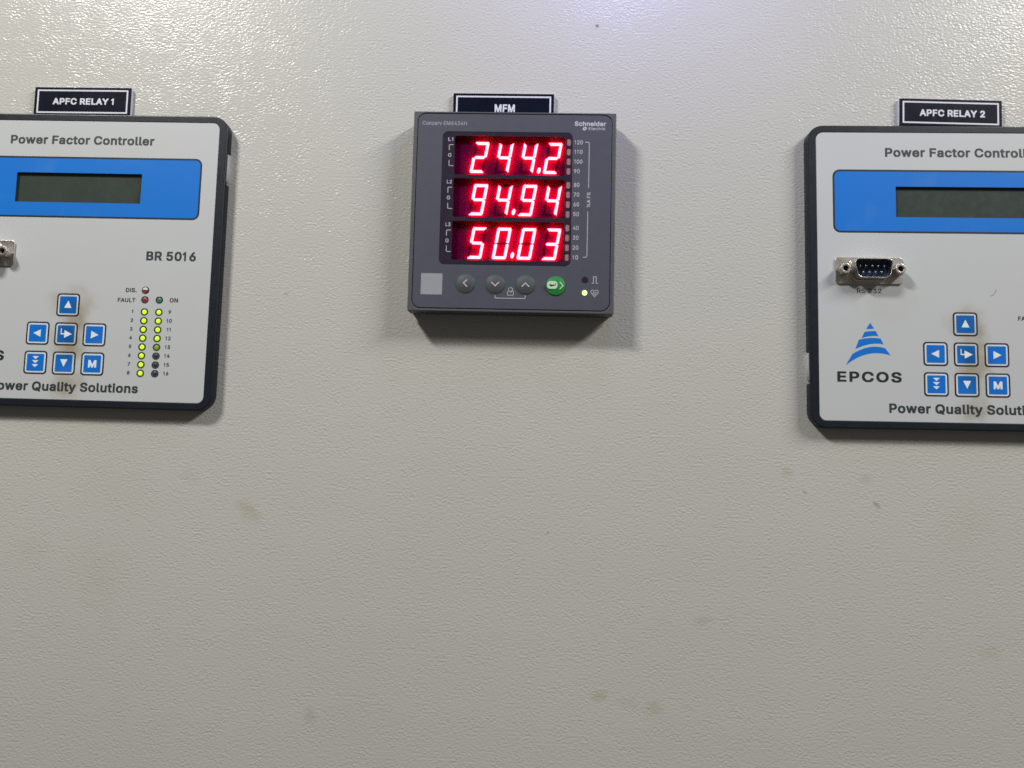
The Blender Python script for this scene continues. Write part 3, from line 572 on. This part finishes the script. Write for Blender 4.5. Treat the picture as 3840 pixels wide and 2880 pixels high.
for y in BARS:
    shape('bar_lens', [rrect(24.8, y - 1.8, 26.95, y + 1.8, 0.9)], 9.5, MZ - 0.25, M['bar'], mt, 0.15)

# seven-segment digits
CAMX, CAMY, CAMZ = 13.41, -110.17, 364.54
BZ = 8.9            # face of the red diffuser behind the digits
SZ = 10.45          # face of the lit segments
SEG = {'0': 'abcdef', '1': 'bc', '2': 'abdeg', '3': 'abcdg', '4': 'bcfg', '5': 'acdfg', '6': 'acdefg', '7': 'abc', '8': 'abcdefg', '9': 'abcdfg'}
HW, HH, TH, GP = 3.3, 7.45, 1.26, 0.09
def seg_polys():
    W, H, T, g = HW, HH, TH, GP
    h = T / 2
    top = [(-W + g * 2, H), (W - g * 2, H), (W - T + .02, H - T), (-W + T - .02, H - T)]
    top = [(-W + .45, H), (W - .45, H), (W - .18, H - .2), (W - T - g * .4, H - T), (-W + T + g * .4, H - T), (-W + .18, H - .2)]
    b = [(W, H - .42), (W, .5), (W - h * .8, g + .02), (W - T, h), (W - T, H - T - g * 1.6)]
    mid = [(-W + T * .62, 0), (-W + T * 1.08, h * .98), (W - T * 1.08, h * .98), (W - T * .62, 0), (W - T * 1.08, -h * .98), (-W + T * 1.08, -h * .98)]
    fx = lambda p: [(-x, y) for x, y in p]
    fy = lambda p: [(x, -y) for x, y in p]
    return {'a': top, 'd': fy(top), 'b': b, 'f': fx(b), 'c': fy(b), 'e': fx(fy(b)), 'g': mid}
POLY = seg_polys()
SL = 0.165
def place(pts, cx, cy, z):
    k = (CAMZ - z) / (CAMZ - MZ)
    return [(CAMX + (cx + x + SL * y - CAMX) * k, CAMY + (cy + y - CAMY) * k) for x, y in pts]
TEXTS = [('244.2', [-16.2, -4.65, 6.9, 18.35], 25.72), ('94.94', [-16.2, -4.65, 6.95, 18.45], 5.28), ('50.03', [-16.25, -4.65, 6.95, 18.55], -15.5)]
DOTS = [(11.95, 19.75), (0.5, -0.35), (0.43, -21.05)]
for (a, b), (txt, xs, cy), (dx, dy) in zip(ROWS, TEXTS, DOTS):
    dsp = shape('display', [rrect(-28.4, a - .2, 24.4, b + .2, 0.8)], 7.0, BZ, M['backing'], mt)
    shape('recess_rim', [rrect(-28.6, a - .4, 24.6, b + .4, 0.8), rrect(-28.25, a - .05, 24.25, b + .05, .8)], 7.2, MZ - 0.3, M['recess'], dsp)
    for ch, cx in zip(txt.replace('.', ''), xs):
        on = [place(POLY[s], cx, cy, SZ) for s in SEG[ch]]
        off = [place(POLY[s], cx, cy, BZ) for s in 'abcdefg' if s not in SEG[ch]]
        lst = [(sheet_mesh([p], SZ - 0.15, SZ), M['seg_on']) for p in on]
        lst += [(sheet_mesh([p], BZ - .1, BZ + .04), M['seg_off']) for p in off]
        obj('digit', join_meshes(lst), None, dsp)
    obj('decimal_point', sheet_mesh([place(disc(0, 0, 0.78, 1.42), dx, dy, SZ)], SZ - 0.15, SZ), M['seg_on'], dsp)

# printing on the meter
PZ0, PZ1 = MZ - 0.15, MZ + 0.02
loops = []
for y, s in zip([32.67, 28.02, 23.3, 18.65, 12.05, 7.4, 2.72, -1.95, -8.55, -13.22, -17.9, -22.55], '120 110 100 90 80 70 60 50 40 30 20 10'.split()):
    loops += glyph_text(s, 28.5, y, 2.0, 3.85 if len(s) == 3 else 2.65, font=PLAIN)
shape('lettering', loops, PZ0, PZ1, M['print'], face)
loops = stroke(fillet([(33.47, 33.75), (35.45, 33.77), (35.42, 11.5)], 0.7), 0.30)
loops += stroke(fillet([(35.25, 0.4), (35.23, -21.4), (33.35, -21.42)], 0.7), 0.30)
loops += rot_loops(glyph_text('%A FS', 36.35, 2.35, 1.62, 7.2, font=PLAIN), 36.35, 2.35, math.pi / 2)
shape('lettering', loops, PZ0, PZ1, M['print'], face, grow=0.0)
loops = []
for dy, s in ((0, '1'), (-20.68, '2'), (-41.28, '3')):
    loops += glyph_text('L' + s, -31.3, 33.6 + dy, 1.75, 2.3, font=PLAIN)
    loops += glyph_text('G', -31.15, 25.9 + dy, 1.75, 1.55, font=PLAIN)
    loops += stroke(fillet([(-28.75, 31.8 + dy), (-30.75, 31.78 + dy), (-30.72, 29.1 + dy)], 0.4), 0.30)
    loops += stroke(fillet([(-30.6, 24.3 + dy), (-30.58, 21.55 + dy), (-28.5, 21.52 + dy)], 0.4), 0.30)
shape('lettering', loops, PZ0, PZ1 + 0.02, M['print'], face)
shape('lettering', glyph_text('Conzerv EM6436H', -43.85, 41.3, 1.95, 21.15, font=PLAIN), PZ0, PZ1, M['print_dim'], face)
lg = glyph_text('Schneider', 28.4, 41.65, 2.2, 14.75)
lg2 = glyph_text('Electric', 34.95, 39.72, 1.35, 7.9, slant=0.12, font=PLAIN)
sl = lambda q: [(x + 0.28 * (y - 40.4), y) for x, y in q]
lg3 = [sl(rrect(32.25, 39.5, 34.1, 41.2, 0.8)), sl(rrect(32.95, 40.0, 33.4, 40.75, 0.22))]
lgm = join_meshes([(sheet_mesh(lg, PZ0, PZ1), M['print']), (sheet_mesh(lg2, PZ0, PZ1), M['print']), (sheet_mesh(lg3, PZ0, PZ1 - .005), M['print'])])
obj('lettering', lgm, None, face)

# indicator symbols: pulse, heartbeat, padlock and the bracket joining two buttons
loops = stroke([(37.55, -33.65), (38.42, -33.65), (38.46, -30.55), (39.68, -30.5), (39.74, -33.65), (40.55, -33.65)], 0.30)
heart = []
for i in range(44):
    t = 2 * math.pi * i / 44
    hx = 16 * math.sin(t) ** 3
    hy = 13 * math.cos(t) - 5 * math.cos(2 * t) - 2 * math.cos(3 * t) - math.cos(4 * t)
    heart.append((39.08 + hx * 0.107, -38.15 + hy * 0.108))
loops += stroke(heart, 0.28, True)
shape('symbol', loops, PZ0, PZ1, M['print'], face)
shape('symbol', stroke([(37.9, -38.75), (38.35, -38.75), (38.75, -37.55), (39.2, -39.05), (39.45, -38.0), (40.35, -37.95)], 0.24), PZ0, PZ1 - .006, M['print'], face)
loops = stroke(fillet([(-7.15, -40.1), (-7.15, -41.45), (6.95, -41.38), (6.95, -39.95)], 0.6), 0.30)
loops += stroke(rrect(-1.38, -40.0, 1.42, -38.05, 0.45, 3), 0.27, True)
sh = [(-0.95, -37.6)] + [(0.05 + 0.98 * math.cos(a), -37.3 + 0.9 * math.sin(a)) for a in [math.radians(170 - i * 200 / 12) for i in range(13)]] + [(0.45, -38.35), (0.05, -38.9)]
shape('symbol', loops, PZ0, PZ1, M['print'], face)
shape('symbol', stroke(sh, 0.26), PZ0, PZ1 - .006, M['print'], face)

# push buttons
def dome(r, h, z, k=7, lip=0.35):
    pr = [(r, z - 1.0), (r, z + 0.05)]
    for i in range(k + 1):
        a = math.pi / 2 * i / k
        pr.append((r - lip * (1 - math.cos(a)) if i < k else r - lip, z + 0.05 + lip * math.sin(a)))
    for i in range(1, k):
        t = i / k
        pr.append(((r - lip) * (1 - t), z + 0.05 + lip + (h - lip) * (1 - (1 - t) ** 2)))
    return pr
BTN = [(-21.11, -34.9, '<'), (-7.15, -34.95, 'v'), (6.93, -35.0, '^'), (20.98, -35.2, '>')]
for bx, by, kind in BTN:
    green = kind == '>'
    bt = obj('button', lathe_mesh(bx, by, dome(4.25 if not green else 4.5, 0.95, MZ)), M['button_green' if green else 'button'], mt, True,
             label='green enter button' if green else None)
    if not green:
        obj('button_rim', lathe_mesh(bx, by, [(4.55, MZ - .5), (4.55, MZ + 0.10), (4.45, MZ + 0.16), (4.2, MZ + 0.16), (4.15, MZ - .4)]), M['button_rim'], bt, True)
    c = {'<': [(0.9, 1.75), (-0.85, 0.15), (0.9, -1.6)], 'v': [(-1.8, 0.85), (0.05, -0.9), (1.8, 0.9)], '^': [(-1.75, -1.1), (0.0, 0.7), (1.8, -1.05)]}.get(kind)
    zi = MZ + 0.55, MZ + 1.06
    if c:
        shape('icon', stroke([(bx + x, by + y) for x, y in c], 0.52), zi[0], zi[1], M['print'], bt)
    else:
        shape('icon', stroke([(bx + 1.85, by + 1.75), (bx + 3.35, by - 0.05), (bx + 1.9, by - 1.65)], 0.45), zi[0], zi[1] - .12, M['icon_mint'], bt)
        shape('icon', [rrect(bx - 4.05, by - 1.6, bx + 0.85, by + 2.05, 1.6)], zi[0] - .2, zi[1] + .0, M['icon_mint'], bt)
        ar = stroke([(bx - 0.1, by + 1.1), (bx - 0.1, by + 0.25), (bx - 2.3, by + 0.2)], 0.36) + [[(bx - 2.2, by + 0.9), (bx - 3.3, by + 0.2), (bx - 2.2, by - 0.5)]]
        shape('icon', ar, zi[0], zi[1] + .03, M['green_print'], bt)
# pulse lamp (off) and heartbeat lamp (lit)
lp = obj('indicator_lamp', lathe_mesh(34.5, -32.1, [(1.55, MZ - .4), (1.55, MZ), (1.4, MZ + 0.03)]), M['window'], mt, label='unlit pulse lamp')
lp = obj('indicator_lamp', lathe_mesh(34.45, -38.25, [(1.18, MZ - .4), (1.18, MZ + 0.2), (1.0, MZ + 0.38), (0.5, MZ + .5)]), M['led_yellow'], mt, True, label='lit yellow heartbeat lamp')
shape('blank_sticker', [rrect(-42.0, -40.3, -31.95, -30.28, 0.15, 2)], MZ - .2, MZ + 0.04, M['sticker'], mt)
for q in ([(-45, 23.05), (-33.9, 23.0), (-33.9, 23.14), (-45, 23.12)], [(29.5, 23.86), (42.3, 23.85), (42.3, 23.92), (29.5, 23.99)]):
    shape('scuff', [q], MZ - .2, MZ + 0.005, M['scratch'], face)

# ------------------------------------------------------------------ the power factor controllers
CZ = 5.22
def controller():
    t = thing('power_factor_controller', '', 'controller', 0, 0, 0.0, 'power factor controllers')
    # frame: lower rim with a notch in each side, upper rim carrying the overlay
    def notched(s):
        o = rrect(-s, -s, s, s, 7.5, 8)
        r = [p for p in o]
        res = []
        for i, p in enumerate(r):
            q = r[(i + 1) % len(r)]
            res.append(p)
            if abs(p[0] + s) < .01 and abs(q[0] + s) < .01 and p[1] > q[1]:
                res += [(-s, -36.2), (-s + 1.9, -36.6), (-s + 1.9, -51.2), (-s, -51.6)]
            if abs(p[0] - s) < .01 and abs(q[0] - s) < .01 and p[1] < q[1]:
                res += [(s, 38.6), (s - 1.9, 39.0), (s - 1.9, 54.2), (s, 54.6)]
        return res
    fr = join_meshes([
        (sheet_mesh([notched(72.0), rrect(-60, -60, 60, 60, 3)], -0.2, 3.5, 0.0), M['frame']),
        (sheet_mesh([rrect(-72, -72, 72, 72, 7.5, 8), rrect(-67.7, -68.25, 67.7, 68.25, 3.0)], 3.45, CZ + 0.12, 0.55), M['frame']),
    ])
    obj('frame', fr, None, t)
    for s, y0, y1 in ((1, 39.4, 53.8), (-1, -50.8, -37.0)):
        q = [(s * 70.2, y0), (s * 71.85, y0 + 1.5), (s * 71.95, y1), (s * 70.2, y1)]
        shape('side_clip', [q], -0.1, 3.0, M['clip'], t)
    lcd_hole = rrect(-31.15, 27.6, 31.05, 42.35, 0.25, 2)
    panel = shape('face_panel', [rrect(-67.95, -68.5, 67.95, 68.5, 3.2), lcd_hole], 3.3, CZ, M['panel'], t)
    shape('display_band', [rrect(-60.4, 20.05, 60.4, 50.4, 3.3), lcd_hole], CZ - 1.2, CZ + 0.03, M['blue'], t)
    shape('band_outline', [rrect(-60.45, 20.0, 60.45, 50.45, 3.3), rrect(-59.6, 20.85, 59.6, 49.6, 2.6)], CZ - .6, CZ + 0.055, M['key_line'], t)
    scr = shape('display_screen', [rrect(-31.4, 27.4, 31.3, 42.6, 0.2, 2)], 2.8, 4.0, M['lcd'], t)
    shape('recess_rim', [rrect(-31.6, 27.2, 31.5, 42.8, 0.3, 2), rrect(-31.12, 27.63, 31.02, 42.32, .25, 2)], 2.0, CZ - 0.15, M['lcd_wall'], scr)
    P0, P1 = CZ - .3, CZ + .03
    shape('lettering', glyph_text('Power Factor Controller', -35.7, 56.75, 4.35, 71.75), P0, P1, M['ink'], panel)
    shape('lettering', glyph_text('Power Quality Solutions', -36.2, -64.6, 4.42, 72.4), P0, P1, M['ink'], panel)
    shape('lettering', glyph_text('BR 5016', 35.9, -0.28, 4.5, 24.3), P0, P1, M['ink'], panel)
    shape('lettering', glyph_text('RS 232', -50.0, -8.75, 2.1, 11.3, font=PLAIN), P0, P1, M['black_ink'], panel)
    shape('lettering', glyph_text('EPCOS', -59.65, -50.5, 4.85, 29.4, track=0.05), P0, P1, M['black_ink'], panel)
    lab = glyph_text('DIS.', 27.0, -15.95, 2.05, 5.3) + glyph_text('FAULT', 23.4, -20.85, 2.05, 8.6) + glyph_text('ON', 48.7, -20.5, 2.1, 4.1)
    RY_ = [-25.4, -29.66, -33.9, -38.1, -42.35, -46.55, -50.85, -55.0]
    for i, y in enumerate(RY_):
        lab += glyph_text(str(i + 1), 30.95, y - .75, 1.75, align='c') + glyph_text(str(i + 9), 49.15, y - .7, 1.8, align='c')
    shape('lettering', lab, P0, P1, M['ink'], panel)
    # maker's mark: a peak cut into four bands
    def arc(a, c, b, n=8):
        return [((1 - s) ** 2 * a[0] + 2 * s * (1 - s) * c[0] + s * s * b[0], (1 - s) ** 2 * a[1] + 2 * s * (1 - s) * c[1] + s * s * b[1]) for s in [i / n for i in range(n + 1)]]
    mk = [[(-44.2, -22.75), (-46.05, -25.75), (-42.35, -25.5)],
          arc((-46.85, -27.05), (-44.3, -26.55), (-41.7, -26.6)) + arc((-40.5, -29.0), (-44.3, -28.6), (-48.2, -30.0)),
          arc((-49.5, -30.75), (-44.6, -29.3), (-39.5, -30.1)) + arc((-38.2, -32.8), (-44.0, -31.6), (-51.2, -35.2)),
          arc((-52.6, -37.5), (-44.6, -32.3), (-37.5, -34.6)) + arc((-35.05, -37.9), (-46.0, -34.6), (-55.7, -42.9), 12)]
    shape('logo', mk, P0, P1, M['blue'], panel)
    # membrane keys
    KEYS = [(-0.7, -22.85, 'up'), (-14.6, -36.9, 'left'), (-0.7, -36.97, 'enter'), (13.2, -37.05, 'right'), (-14.6, -51.03, 'triple'), (-0.7, -51.1, 'down'), (13.25, -51.1, 'm')]
    for kx, ky, kind in KEYS:
        def kr(s, r): return rrect(kx - s, ky - s, kx + s, ky + s, r)
        key = obj('key', join_meshes([
            (sheet_mesh([kr(5.62, 1.6)], CZ - .4, CZ + 0.04), M['key_line']),
            (sheet_mesh([kr(4.88, 1.15)], CZ - .4, CZ + 0.10, 0.03), M['key_white']),
            (sheet_mesh([kr(4.15, 0.4)], CZ - .4, CZ + 0.14, 0.02), M['key_blue'])]), None, t)
        tri = lambda pts: [[(kx + x, ky + y) for x, y in pts]]
        ic = {'up': tri([(-1.8, -1.45), (1.8, -1.5), (0.05, 2.1)]),
              'left': tri([(1.55, 1.85), (1.55, -1.75), (-2.05, 0.05)]),
              'right': tri([(-1.55, 1.85), (-1.6, -1.8), (2.1, 0.0)]),
              'down': tri([(-1.8, 1.9), (1.8, 1.9), (0.0, -1.75)]),
              'triple': tri([(-1.55, 3.0), (1.6, 3.0), (0.05, 1.6)]) + tri([(-1.6, 1.05), (1.55, 1.05), (0, -0.35)]) + tri([(-1.6, -.9), (1.5, -.9), (-.05, -2.3)]),
              'enter': tri([(-0.6, 1.8), (-0.6, .32), (-2.5, .32), (-2.5, 2.7), (-2.1, 2.7), (-2.1, -.3), (-.6, -.3), (-0.6, -1.9), (2.85, 0.0)]),
              'm': glyph_text('M', kx, ky - 1.7, 3.5, 3.9, align='c')}[kind]
        if kind == 'enter':
            ic = tri([(-0.75, 1.85), (-0.75, .3), (-2.15, .3), (-2.15, 2.6), (-2.55, 2.6), (-2.55, -.25), (-.75, -.25), (-0.75, -1.9), (2.9, 0.0)])
        shape('icon', ic, CZ - .1, CZ + 0.17, M['icon_white'], key, grow=0.04 if kind == 'm' else 0.0)
    # indicator lamps
    def led(x, y, lens, label=None, rim='led_ring'):
        r = obj('indicator_lamp', lathe_mesh(x, y, [(1.86, CZ - .3), (1.86, CZ + 0.03), (1.74, CZ + 0.08), (1.14, CZ + 0.02), (1.12, CZ - .25)], 28), M[rim], t, label=label)
        obj('lens', lathe_mesh(x, y, [(1.10, CZ - .3), (1.08, CZ + 0.02), (0.95, CZ + 0.12), (0.7, CZ + 0.2), (0.35, CZ + .25)], 24), M[lens], r, True)
        return r
    d = led(36.65, -14.85, 'led_dark', 'red lamp half covered by white', 'led_dark')
    shape('half_cover', [[(36.65 + 1.25 * math.cos(a), -14.75 + 1.25 * math.sin(a)) for a in [math.pi * i / 12 for i in range(13)]]], CZ - .1, CZ + .40, M['key_white'], d)
    shape('half_cover', [[(36.65 + 1.2 * math.cos(a), -15.2 - 1.0 * math.sin(a)) for a in [math.pi * i / 12 for i in range(13)]]], CZ - .1, CZ + .38, M['led_red'], d)
    led(36.65, -19.5, 'led_red', 'unlit red lamp', 'led_dark'); led(43.7, -19.48, 'led_green', 'unlit green lamp', 'led_dark')
    for i, y in enumerate(RY_):
        led(36.8, y, 'led_on', 'lit lime lamp')
        if i < 4: led(43.84, y, 'led_on', 'lit lime lamp')
        elif i == 4: led(43.84, y, 'led_dim', 'dim lime lamp')
        else: led(43.84, y, 'led_dark', 'unlit lamp', 'led_dark')
    # nine-pin serial port
    cx, cy = -44.42, 1.75
    port = shape('serial_port', [rrect(cx - 15.55, cy - 6.3, cx + 15.55, cy + 6.3, 1.5)], CZ - .5, CZ + 0.75, M['nickel'], t, 0.15)
    def dshape(w, h, r=2.2, k=0.18):
        return fillet([(cx - w, cy + h), (cx - w + 2 * h * k, cy - h), (cx + w - 2 * h * k, cy - h), (cx + w, cy + h)], r, 6, True)
    obj('shell', join_meshes([
        (sheet_mesh([dshape(9.0, 4.5, 2.8), dshape(8.7, 4.2, 2.6)], CZ + .3, CZ + 6.3, 0.12), M['nickel']),
        (sheet_mesh([dshape(9.8, 5.3, 3.0), dshape(8.75, 4.25, 2.6)], CZ + .3, CZ + 1.6, 0.5), M['nickel'])]), None, port, True)
    shape('insert', [dshape(8.8, 4.3, 2.6)], CZ, CZ + 1.9, M['insert'], port)
    for i in range(9):
        px = cx + (i - 2) * 2.77 if i < 5 else cx + (i - 6.5) * 2.77
        py = cy + 1.42 if i < 5 else cy - 1.42
        obj('pin', lathe_mesh(px, py, [(0.5, CZ + 1.5), (0.5, CZ + 4.0), (0.35, CZ + 4.3), (0.1, CZ + 4.4)], 12), M['pin'], port, True)
    for s in (-1, 1):
        sx = cx + s * 12.5
        hexa = [(sx + 2.75 * math.cos(math.radians(60 * i)), cy + 2.75 * math.sin(math.radians(60 * i))) for i in range(6)]
        scw = obj('jack_screw', join_meshes([
            (sheet_mesh([hexa, disc(sx, cy, 1.35, n=24)], CZ + .5, CZ + 4.6, 0.15), M['nickel']),
            (sheet_mesh([disc(sx, cy, 2.3, n=24), disc(sx, cy, 1.35, n=24)], CZ + 4.55, CZ + 5.2, 0.12), M['nickel']),
            (sheet_mesh([disc(sx, cy, 1.45, n=24)], CZ + .6, CZ + 1.2), M['hole'])]), None, port)
    return t

unit = controller()
unit.location = to_world(-212.41779, -24.62614, 0)
unit.rotation_euler = (math.pi / 2, -(-0.00332), 0)
unit['label'] = 'white controller with lit lime lamps beside its keys, below the APFC RELAY 1 plate'
other = copy_tree(unit)
other.location = to_world(211.67215, -25.48295, 0)
other.rotation_euler = (math.pi / 2, -(0.00603), 0)
other['label'] = 'white controller with blue peak logo under its serial port, below the APFC RELAY 2 plate'

# a hair-line nick in the overlay of this unit, up and right of its keys
shape('nick', stroke([(11.2, -9.5), (12.5, -8.9), (13.4, -7.6), (13.9, -6.2)], 0.17), CZ - .2, CZ + .02, M['ink'], other)
